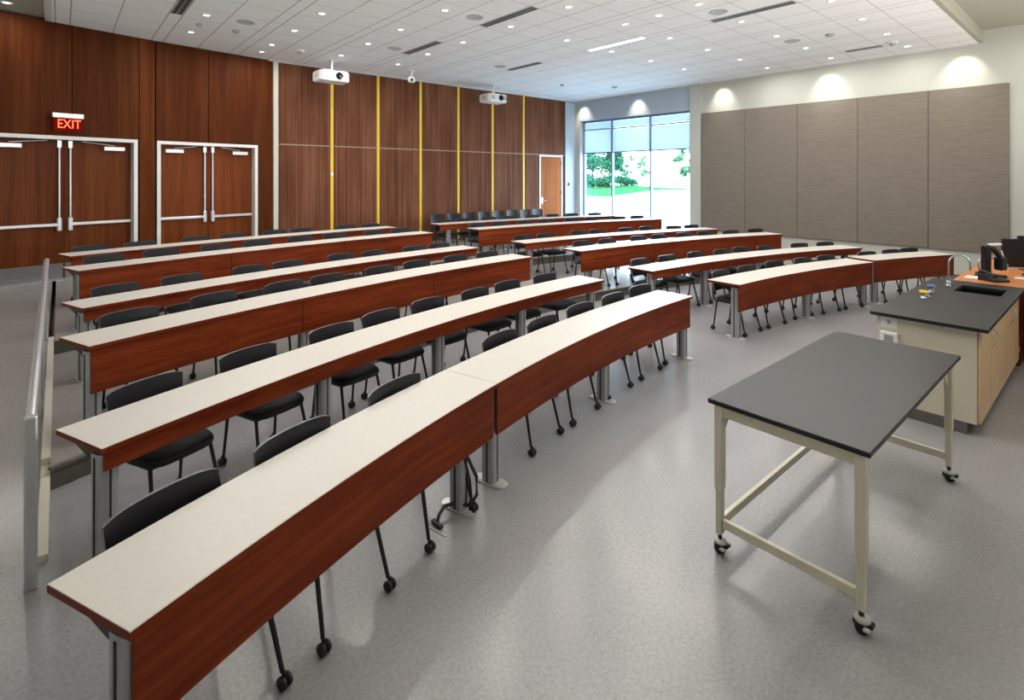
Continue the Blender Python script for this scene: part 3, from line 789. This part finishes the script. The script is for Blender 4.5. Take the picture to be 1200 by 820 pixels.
# black document camera
dc = thing('document_camera', 'black document camera with white lamp arm on the wood counter', 'document camera', (8.72, 1.08, .916), -.5)
mb = MB(); mb.rbox(-.13,.13,-.10,.10,0,.035,.008); mb.build('base', 'black_plastic', dc)
mb = MB(); mb.rbox(-.10,-.02,-.03,.05,.035,.40,.012); mb.tube([(-.06,0,.38),(0,-.03,.36),(.07,-.06,.25)], .030, 10); mb.build('arm', 'black_plastic', dc)
mb = MB(); mb.rbox(.02,.12,-.11,-.01,.10,.26,.015); mb.build('camera_head', 'black_plastic', dc)
mb = MB(); mb.rbox(-.03,.14,-.03,.02,.395,.42,.005); mb.build('lamp_arm', 'white_plastic', dc)
mb = MB(); mb.tube([(.14,-.02,.33),(.20,-.05,.08)], .008, 8); mb.build('stylus', 'white_plastic', dc)
# gooseneck microphone
gm = thing('gooseneck_microphone', 'silver gooseneck microphone curving over counter beside the faucet', 'microphone', (8.98, 1.22, .916))
mb = MB(); mb.lathe([(.045,0),(.045,.015),(.012,.03),(.01,.04)], 16); mb.build('base', 'black_plastic', gm)
mb = MB(); pts = [(-.0,0,.03),(-.02,.01,.12),(0,0,.17),(.02,-.06,.205),(.04,-.16,.21),(.06,-.22,.18)]; mb.tube(pts, .010, 8); mb.build('neck', 'chrome', gm)
mb = MB(); mb.tube([(.06,-.22,.185),(.075,-.25,.12)], [.013,.018], 10); mb.build('microphone_head', 'steel', gm)
# phone
ph = thing('desk_phone', 'black desk phone on the wood counter behind the sink', 'phone', (8.45, 1.02, .916), -.6)
mb = MB(); v = [(-.10,-.10,0),(.10,-.10,0),(.10,.10,0),(-.10,.10,0),(-.10,-.10,.025),(.10,-.10,.025),(.10,.10,.07),(-.10,.10,.07)]
mb.add(v, [(0,3,2,1),(4,5,6,7),(0,1,5,4),(1,2,6,5),(2,3,7,6),(3,0,4,7)]); mb.build('phone_body', 'black_plastic', ph)
mb = MB(); mb.tube([(-.075,-.08,.07),(-.075,-.06,.085),(-.075,.06,.11),(-.075,.09,.105)], [.024,.016,.016,.024], 10); mb.build('handset', 'black_plastic', ph)
tag(MB().rbox(8.42,8.62,1.16,1.29,.916,.930,.003).build('paper_stack', 'white_plastic'), 'stack of white papers on the wood counter left of the document camera', 'papers')
tag(MB().rbox(8.80,8.92,.78,.88,.916,.932,.004).build('notepad', 'white_plastic'), 'small white notepad on the wood counter right of the phone', 'notepad')
# monitor with webcam
mo = thing('monitor', 'wide black computer monitor on the wood counter at right edge', 'monitor', (9.80, .80, .916), math.atan2(-.56,.36))
mb = MB(); mb.rbox(-.34,.34,-.018,.018,.035,.415,.006); mb.build('screen_housing', 'black_plastic', mo)
mb = MB(); mb.box(-.33,.33,-.0195,-.0178,.05,.405); mb.build('screen', 'screen', mo)
mb = MB(); mb.rbox(-.12,.12,-.09,.09,0,.012,.004); mb.rbox(-.025,.025,.018,.04,.01,.22,.004); mb.build('stand', 'black_plastic', mo)
wc = thing('webcam', 'small black webcam clipped on top of the monitor', 'webcam', (mo.location.x-.07, mo.location.y+.11, 1.331), mo.rotation_euler.z)
mb = MB(); mb.rbox(-.035,.035,-.025,.02,.0,.045,.01); mb.build('webcam_body', 'black_plastic', wc)
mb = MB(); mb.lathe([(.011,0),(.011,.006),(.006,.007)], 12, 0, Matrix.Translation((0,-.024,.022)) @ Matrix.Rotation(PI/2,4,'X')); mb.build('lens', 'screen', wc)
mouse = MB(); mouse.lathe([(.033,0),(.035,.010),(.028,.024),(.012,.032),(.0,.033)], 16, 0, Matrix.Diagonal((1.0,1.6,1,1)))
mo_ = mouse.build('computer_mouse', 'black_plastic'); mo_.location = (9.24,.80,.916); tag(mo_, 'small dark computer mouse on the wood counter before the monitor', 'mouse')

# ------------------------------------------------------------------ floor box + cable near desk joint
fb = MB(); fb.box(1.74,1.79,2.70,2.86,0,.004); fb.box(1.745,1.785,2.705,2.855,.004,.006)
fb = MB(); p0 = Vector((1.70,2.80,0)); 
T = Matrix.Translation((1.735,2.73,0)) @ Matrix.Rotation(-1.3,4,'Z')
fb = MB(); fb.box(-.085,.085,-.006,.006,0,.004,0,T); tag(fb.build('floor_outlet', 'grey_plastic'), 'thin metal floor outlet slot beside the black cable end under foremost left desk', 'floor outlet')
cb = MB()
cb.tube([(1.96,2.775,.42),(1.99,2.74,.34),(2.02,2.70,.24),(2.015,2.69,.13),(1.99,2.73,.055),(1.93,2.82,.05),(1.86,2.83,.055),(1.80,2.80,.035),(1.775,2.775,.012)], .011, 8)
cb.tube([(1.965,2.78,.42),(1.975,2.76,.33),(1.99,2.73,.22),(1.995,2.72,.12),(1.99,2.735,.06)], .007, 8)
cb.rbox(1.755,1.785,2.72,2.82,.002,.020,.004)
tag(cb.build('power_cable', 'rubber'), 'black power cable hanging from desk column to the floor outlet', 'cable')

# ------------------------------------------------------------------ ceiling fixtures
dl0 = thing('ceiling_downlight', 'x', 'ceiling light')
mb = MB(); ring = []
N = 24; v = []; f = []
for (r, z) in ((.050,.0),(.052,-.010),(.078,-.010),(.082,-.004),(.082,.0)):
    for k in range(N): v.append((r*math.cos(2*PI*k/N), r*math.sin(2*PI*k/N), z))
for i in range(4):
    for k in range(N): f.append((i*N+k, (i+1)*N+k, (i+1)*N+(k+1)%N, i*N+(k+1)%N))
mb.add(v, f, 0, True); mb.build('trim_ring', 'white_plastic', dl0)
mb = MB(); mb.lathe([(.0,-.0035),(.051,-.0035),(.051,-.001),(.0,-.001)], 20); mb.build('lens', 'lens', dl0)
la = bpy.data.lights.new('downlight_lamp', 'AREA'); la.shape = 'DISK'; la.size = .10; la.energy = 14.5; la.color = (1.0,.955,.90)
lo = bpy.data.objects.new('lamp', la); COL.objects.link(lo); lo.parent = dl0; lo.location = (0,0,-.014)
reg(dl0)
gx = [1.90, 3.36, 4.85, 6.28, 7.77, 9.20, 10.66, 12.12, 13.58]
gy = [3.0, 4.45, 5.90, 7.35, 8.85, 10.22, 11.60]
have = {(0,6),(0,5),(1,5),(1,4),(1,6),(2,3),(2,5),(2,4),(2,6),(3,5),(3,6),(3,3),(3,2),(3,4),(4,2),(4,1),(4,3),(5,0),(5,2),(5,3),(5,1),(6,3),(6,2),(6,0),(6,1),(7,3),(7,0),(7,2),(7,1),(8,2),(8,1),(8,0)}
fst = True
def put_light(x, y, z, label):
    global fst
    if fst: c = dl0; fst = False
    else: c = copy_tree(dl0)
    c.location = (x, y, z); c['label'] = label; c['category'] = 'ceiling light'; c['group'] = 'ceiling downlights'
for i in range(9):
    for j in range(7):
        vis = (i, j) in have
        if not vis:
            # outside the frame the grid carries on
            Zc = gx[i]*math.sin(YAW) + gy[j]*math.cos(YAW)
            yy = 208 - 617*2.775/Zc
            if yy > 0: continue
        put_light(gx[i], gy[j], CEIL, 'round recessed downlight, %s from left wall and %s from the room front in ceiling grid' % (ORD[i], ORD[j]))
put_light(3.38, 12.40, CEIL, 'extra round downlight close to the wall above the second double door')
put_light(7.77, 5.20, CEIL, 'extra round downlight between two others in the middle of the ceiling')
put_light(-.65, 11.76, CEIL+.05, 'round downlight in beige soffit at the top left corner')
for k, (x, y) in enumerate([(4.85,.4),(7.77,.4),(10.66,.4),(1.9,.4),(13.58,.4),(4.85,-2.2),(9.2,-2.2)]):  # out-of-view downlights added to light the front of the room
    put_light(x, y, CEIL+.25, 'added round downlight out of view in the front plaster ceiling, %s of seven' % ORD[k])
# wall washers on the right wall
for k, y in enumerate([12.75, 10.40, 7.48, 4.75, 2.20]):
    t = thing('wall_washer', 'recessed spotlight washing the right wall, %s from the back corner' % ORD[k], 'ceiling light', (XR-.42, y, CEIL), 0, 'wall wash spotlights')
    mb = MB(); mb.lathe([(.0,-.006),(.06,-.006),(.065,-.001),(.0,-.001)], 20); mb.build('trim_ring', 'white_plastic', t)
    sl = bpy.data.lights.new('wash', 'SPOT'); sl.energy = 58; sl.spot_size = R_(74); sl.spot_blend = 1.0; sl.shadow_soft_size = .03; sl.color = (1,.93,.80)
    so = bpy.data.objects.new('lamp', sl); COL.objects.link(so); so.parent = t; so.location = (0,0,-.03); so.rotation_euler = (0, R_(-32), 0)
# speakers
s0 = None
for k, (x, y) in enumerate([(2.52,10.23),(5.45,7.33),(5.46,10.22),(8.34,10.16),(8.37,4.44),(11.29,4.41)]):
    mb = MB(); mb.lathe([(.0,-.006),(.13,-.007),(.14,-.012),(.15,-.008),(.15,-.001),(.0,-.001)], 24, 0, None)
    if s0 is None: s0 = mb.build('ceiling_speaker', simple('speaker_grille', (.46,.46,.47), .7)); o = s0
    else: o = s0.copy(); COL.objects.link(o)
    o.location = (x, y, CEIL)
    where = ['above left of the white pilaster', 'nearest the first ceiling air slot', 'above the left projector side, far rows', 'nearest the right projector', 'in the middle foreground ceiling', 'right, toward the fabric wall'][k]
    tag(o, 'round grey ceiling speaker %s' % where, 'speaker', 'ceiling speakers')
for k, (x, y, r) in enumerate([(2.53,10.95,.07),(1.91,10.9,.05),(11.36,10.94,.06),(12.85,10.16,.09),(11.31,3.72,.08)]):
    mb = MB(); mb.lathe([(.0,-.05),(r*.6,-.045),(r,-.02),(r,-.001),(.0,-.001)], 16)
    o = mb.build('smoke_detector', simple('detector_grey', (.34,.34,.35), .6)); o.location = (x, y, CEIL)
    where = ['beside the far left speaker', 'near the far left ceiling air slot', 'close to the back right corner', 'near the wall above the window', 'in the right foreground ceiling'][k]
    tag(o, 'small grey ceiling detector %s' % where, 'detector', 'ceiling detectors')
# occupancy camera domes
for (x, y, l) in ((3.98,11.73,'white dome camera on the ceiling left of the left projector'),(12.92,3.10,'white sensor with dark dome on the ceiling near the right wall')):
    t = thing('dome_camera', l, 'camera', (x, y, CEIL))
    mb = MB(); mb.lathe([(.0,-.03),(.085,-.03),(.09,-.02),(.09,0),(.0,0)], 20); mb.build('housing', 'white_plastic', t)
    mb = MB(); mb.lathe([(.0,-.085),(.03,-.08),(.052,-.06),(.06,-.03),(.0,-.03)], 20); mb.build('dome', 'grey_plastic', t)
# air slots
sl = [(1.50,10.48,8.9),(5.885,10.51,9.14),(5.885,7.67,6.28),(8.80,10.37,9.19),(8.80,4.78,3.40),(13.13,4.01,3.33)]
wh = ['at the far left', 'on the back half, left of centre', 'in the middle left', 'on the back half near right projector', 'in the right foreground', 'near the right wall']
for k, (x, y1, y0) in enumerate(sl):
    t = thing('air_diffuser', 'long narrow slot air diffuser in the ceiling %s' % wh[k], 'air vent', (x, (y0+y1)/2, CEIL), 0, 'ceiling air slots')
    h = (y1-y0)/2
    mb = MB()
    for a, b in ((-.085,-.07),(-.008,.008),(.07,.085)): mb.box(a, b, -h, h, -.008, -.001)
    mb.build('frame', 'grey_plastic', t)
    mb = MB(); mb.box(-.07,-.008,-h,h,-.004,-.001); mb.box(.008,.07,-h,h,-.004,-.001); mb.build('slot', 'dark_grille', t)
t = thing('linear_ceiling_light', 'bright linear light bar recessed in the middle of the ceiling', 'ceiling light', (8.78, 6.93, CEIL))
mb = MB(); mb.box(-.09,-.06,-.70,.70,-.008,-.001); mb.box(.06,.09,-.70,.70,-.008,-.001); mb.build('frame', 'white_plastic', t)
mb = MB(); mb.box(-.06,.06,-.70,.70,-.006,-.002); mb.build('lens', 'lamp_bar', t)

# projectors
def projector(x, y, label, rz):
    p = thing('ceiling_projector', label, 'projector', (x, y, 4.42), rz, 'ceiling projectors')
    mb = MB()
    poly = [(-.36,-.16),(-.30,-.24),(.30,-.24),(.36,-.16),(.36,.24),(-.36,.24)]
    mb.prism(poly, 0, .20)
    poly2 = [(a*.93, b*.93) for a, b in poly]; mb.prism(poly2, .20, .225); mb.prism(poly2, -.02, 0)
    mb.build('housing', 'white_plastic', p)
    T = Matrix.Translation((.08,-.24,.11)) @ Matrix.Rotation(PI/2,4,'X')
    mb = MB(); mb.lathe([(.085,-.01),(.085,.025),(.070,.03),(.066,.005),(.0,.0)], 20, 0, T); mb.build('lens', 'screen', p)
    mb = MB()
    for x0 in (-.26,.19):
        for k in range(5): mb.box(x0+.025*k-.008, x0+.025*k+.008, -.243, -.238, .05, .17)
    for k in range(4): mb.box(-.363,-.358,-.05+.05*k,-.03+.05*k,.06,.15)
    mb.build('vent_grille', 'grey_plastic', p)
    mb = MB(); mb.tube([(0,0,.22),(0,0,.50)], .028, 12); mb.rbox(-.14,.14,-.12,.12,.225,.245,.004); mb.lathe([(.09,.485),(.09,.5)],16); mb.build('mount', 'white_plastic', p)
projector(4.88, 12.22, 'white ceiling projector above the first yellow stripe, left of the two', 0.0)
projector(9.93, 12.40, 'white ceiling projector farther right, above the fifth yellow stripe', 0.0)
pt = thing('ptz_camera', 'small white camera hanging from the ceiling between the two projectors', 'camera', (6.95, 12.10, 4.62))
mb = MB(); mb.lathe([(.075,.28),(.075,.305)], 16); mb.tube([(0,0,.14),(0,0,.29)], .02, 10); mb.build('mount', 'white_plastic', pt)
mb = MB(); mb.lathe([(.0,0),(.07,.005),(.10,.04),(.10,.10),(.07,.15),(.0,.16)], 18); mb.build('body', 'white_plastic', pt)
mb = MB(); mb.lathe([(.035,0),(.035,.02),(.02,.025)], 14, 0, Matrix.Translation((-.05,-.085,.06)) @ Matrix.Rotation(PI/2,4,'X')); mb.build('lens', 'screen', pt)

# ------------------------------------------------------------------ outside
mb = MB(); mb.box(14.9, 420, -200, 420, -.20, -.05); struct(mb.build('ground', 'pavement'))
def outp(px, Z):      # point on the ray through the window at bearing px and depth Z
    u = (px-600)/F; return (Z*(math.sin(YAW)+u*math.cos(YAW)), Z*(math.cos(YAW)-u*math.sin(YAW)))
lawn = MB()
lawn.prism([outp(*q) for q in ((676,62),(712,60),(740,72),(762,88),(806,96),(812,104),(770,118),(740,150),(676,165))][::-1], -.05, -.03)
struct(lawn.build('lawn', 'grass'))
def leaf_crown(mb, blobs, seed, per, size):
    rnd = random.Random(seed)
    for (cx, cy, cz, r) in blobs:
        for _ in range(per):
            d = Vector((rnd.gauss(0,1), rnd.gauss(0,1), rnd.gauss(0,1))).normalized()*r*(rnd.uniform(0,1)**.4)
            p = Vector((cx,cy,cz)) + Vector((d.x, d.y, d.z*.8))
            a = Vector((rnd.gauss(0,1), rnd.gauss(0,1), rnd.gauss(0,1))).normalized()*size*rnd.uniform(.6,1.2)
            b = a.cross(Vector((rnd.gauss(0,1), rnd.gauss(0,1), rnd.gauss(0,1)))).normalized()*size*.7
            mb.add([p-a, p+b, p+a, p-b], [(0,1,2,3)], 0)
def tree(px, Z, h, r, mat, label, seed, name='tree', low=False, size=.3, per=150):
    x, y = outp(px, Z)
    t = thing(name, label, name, (x, y, -.05), 0, 'trees beyond the window' if name == 'tree' else 'shrubs beyond the window')
    rnd = random.Random(seed); blobs = []
    if low:
        for k in range(6): blobs.append((rnd.uniform(-r,r)*.7, rnd.uniform(-r,r)*.7, h*.5+rnd.uniform(-.12,.15)*h, h*.42))
    else:
        for k in range(14 if per < 200 else 20):
            a = rnd.uniform(0, 6.28); q = rnd.uniform(.1,.85)*r; zz = rnd.uniform(.26,.95)
            blobs.append((q*math.cos(a)*(1.15-abs(zz-.6)), q*math.sin(a), h*zz, r*(rnd.uniform(.28,.42) if per < 200 else rnd.uniform(.40,.56))))
    mb = MB(); leaf_crown(mb, blobs, seed, per, size); mb.build('crown', mat, t)
    mb = MB(); mb.tube([(0,0,0),(.05,0,h*.35),(0,.05,h*.8)], [.016*h,.011*h,.004*h], 8); mb.build('trunk', 'bark', t)
tree(694, 120, 17, 5.0, 'leaf', 'tall dark green tree seen at the left of the window', 11, per=260)
tree(714, 134, 15.5, 4.6, 'leaf', 'dark green tree just behind the tall one at the window left', 12, per=260)
tree(733, 150, 9.0, 2.6, 'leaf_light', 'pale green tree in the middle window pane', 13, per=70)
tree(754, 165, 9.4, 2.6, 'leaf_light', 'second pale tree in the middle pane, beside the mullion', 14, per=60)
tree(799, 95, 8.4, 2.0, 'leaf_light', 'tree at right edge of the window under the shade', 15, per=60)
for k, (px, Z, hh) in enumerate(((690,104,3.2),(703,108,2.9),(714,112,3.1),(727,116,2.8),(737,120,2.6))):
    tree(px, Z, hh, 1.6, 'leaf', 'low dark shrub in front of the trees, %s from the window left' % ORD[k], 30+k, 'shrub', True, .2, 220)
x, y = outp(784, 190)
fbd = thing('far_building', 'pale low building far outside behind the right window pane', 'building', (x, y, -.05), -.6)
MB().box(-12,12,-3,3,0,4.0).build('facade', 'brick_far', fbd); MB().box(-12.3,12.3,-3.3,3.3,4.0,4.4).build('roof', 'outside_white', fbd)

# ------------------------------------------------------------------ light
w = bpy.data.worlds.new('sky'); sc.world = w; w.use_nodes = True
nt = w.node_tree; bg = nt.nodes['Background']
g = nt.nodes.new('ShaderNodeTexCoord'); s = nt.nodes.new('ShaderNodeSeparateXYZ'); L(nt, g.outputs['Generated'], s.inputs[0])
L(nt, ramp(nt, s.outputs['Z'], [(.0, (.80,.91,1.0)), (.5, (.52,.74,1.0))]), bg.inputs['Color'])
bg.inputs['Strength'].default_value = 14
su = bpy.data.lights.new('sun', 'SUN'); su.energy = 22; su.angle = .01; su.color = (1,.96,.88)
so = bpy.data.objects.new('sun', su); COL.objects.link(so); so.rotation_euler = (R_(38), 0, R_(-70))
po = bpy.data.lights.new('window_portal', 'AREA'); po.shape = 'RECTANGLE'; po.size = WZ1-WZ0; po.size_y = WY1-WY0
po.cycles.is_portal = True
pob = bpy.data.objects.new('window_portal', po); COL.objects.link(pob)
pob.location = (XR+.33, (WY0+WY1)/2, (WZ0+WZ1)/2); pob.rotation_euler = (0, PI/2, 0)
# unseen fill uplights added behind the camera to brighten the ceiling
for (x, y) in ((2.5,-2.6),(6.5,-3.0),(11.0,-2.6)):
    pl = bpy.data.lights.new('fill_uplight', 'SPOT'); pl.energy = 950; pl.spot_size = R_(150); pl.spot_blend = .9; pl.shadow_soft_size = .5; pl.color = (1,.96,.90)
    p = bpy.data.objects.new('fill_uplight', pl); COL.objects.link(p); p.location = (x, y, 2.0); p.rotation_euler = (R_(180-38), 0, 0)

# ------------------------------------------------------------------ camera
cam = bpy.data.cameras.new('camera'); cam.sensor_width = 36; cam.lens = F/1200*36; cam.shift_y = -202/1200.0
cam.clip_start = .05; cam.clip_end = 400
co = bpy.data.objects.new('camera', cam); COL.objects.link(co)
co.location = (0, 0, HC); co.rotation_euler = (PI/2, 0, -YAW)
sc.camera = co
sc.view_settings.view_transform = 'Standard'
sc.view_settings.look = 'None'
sc.view_settings.exposure = 0.14
sc.cycles.use_denoising = True
sc.cycles.max_bounces = 8; sc.cycles.diffuse_bounces = 5; sc.cycles.transparent_max_bounces = 12
sc.cycles.sample_clamp_indirect = 6
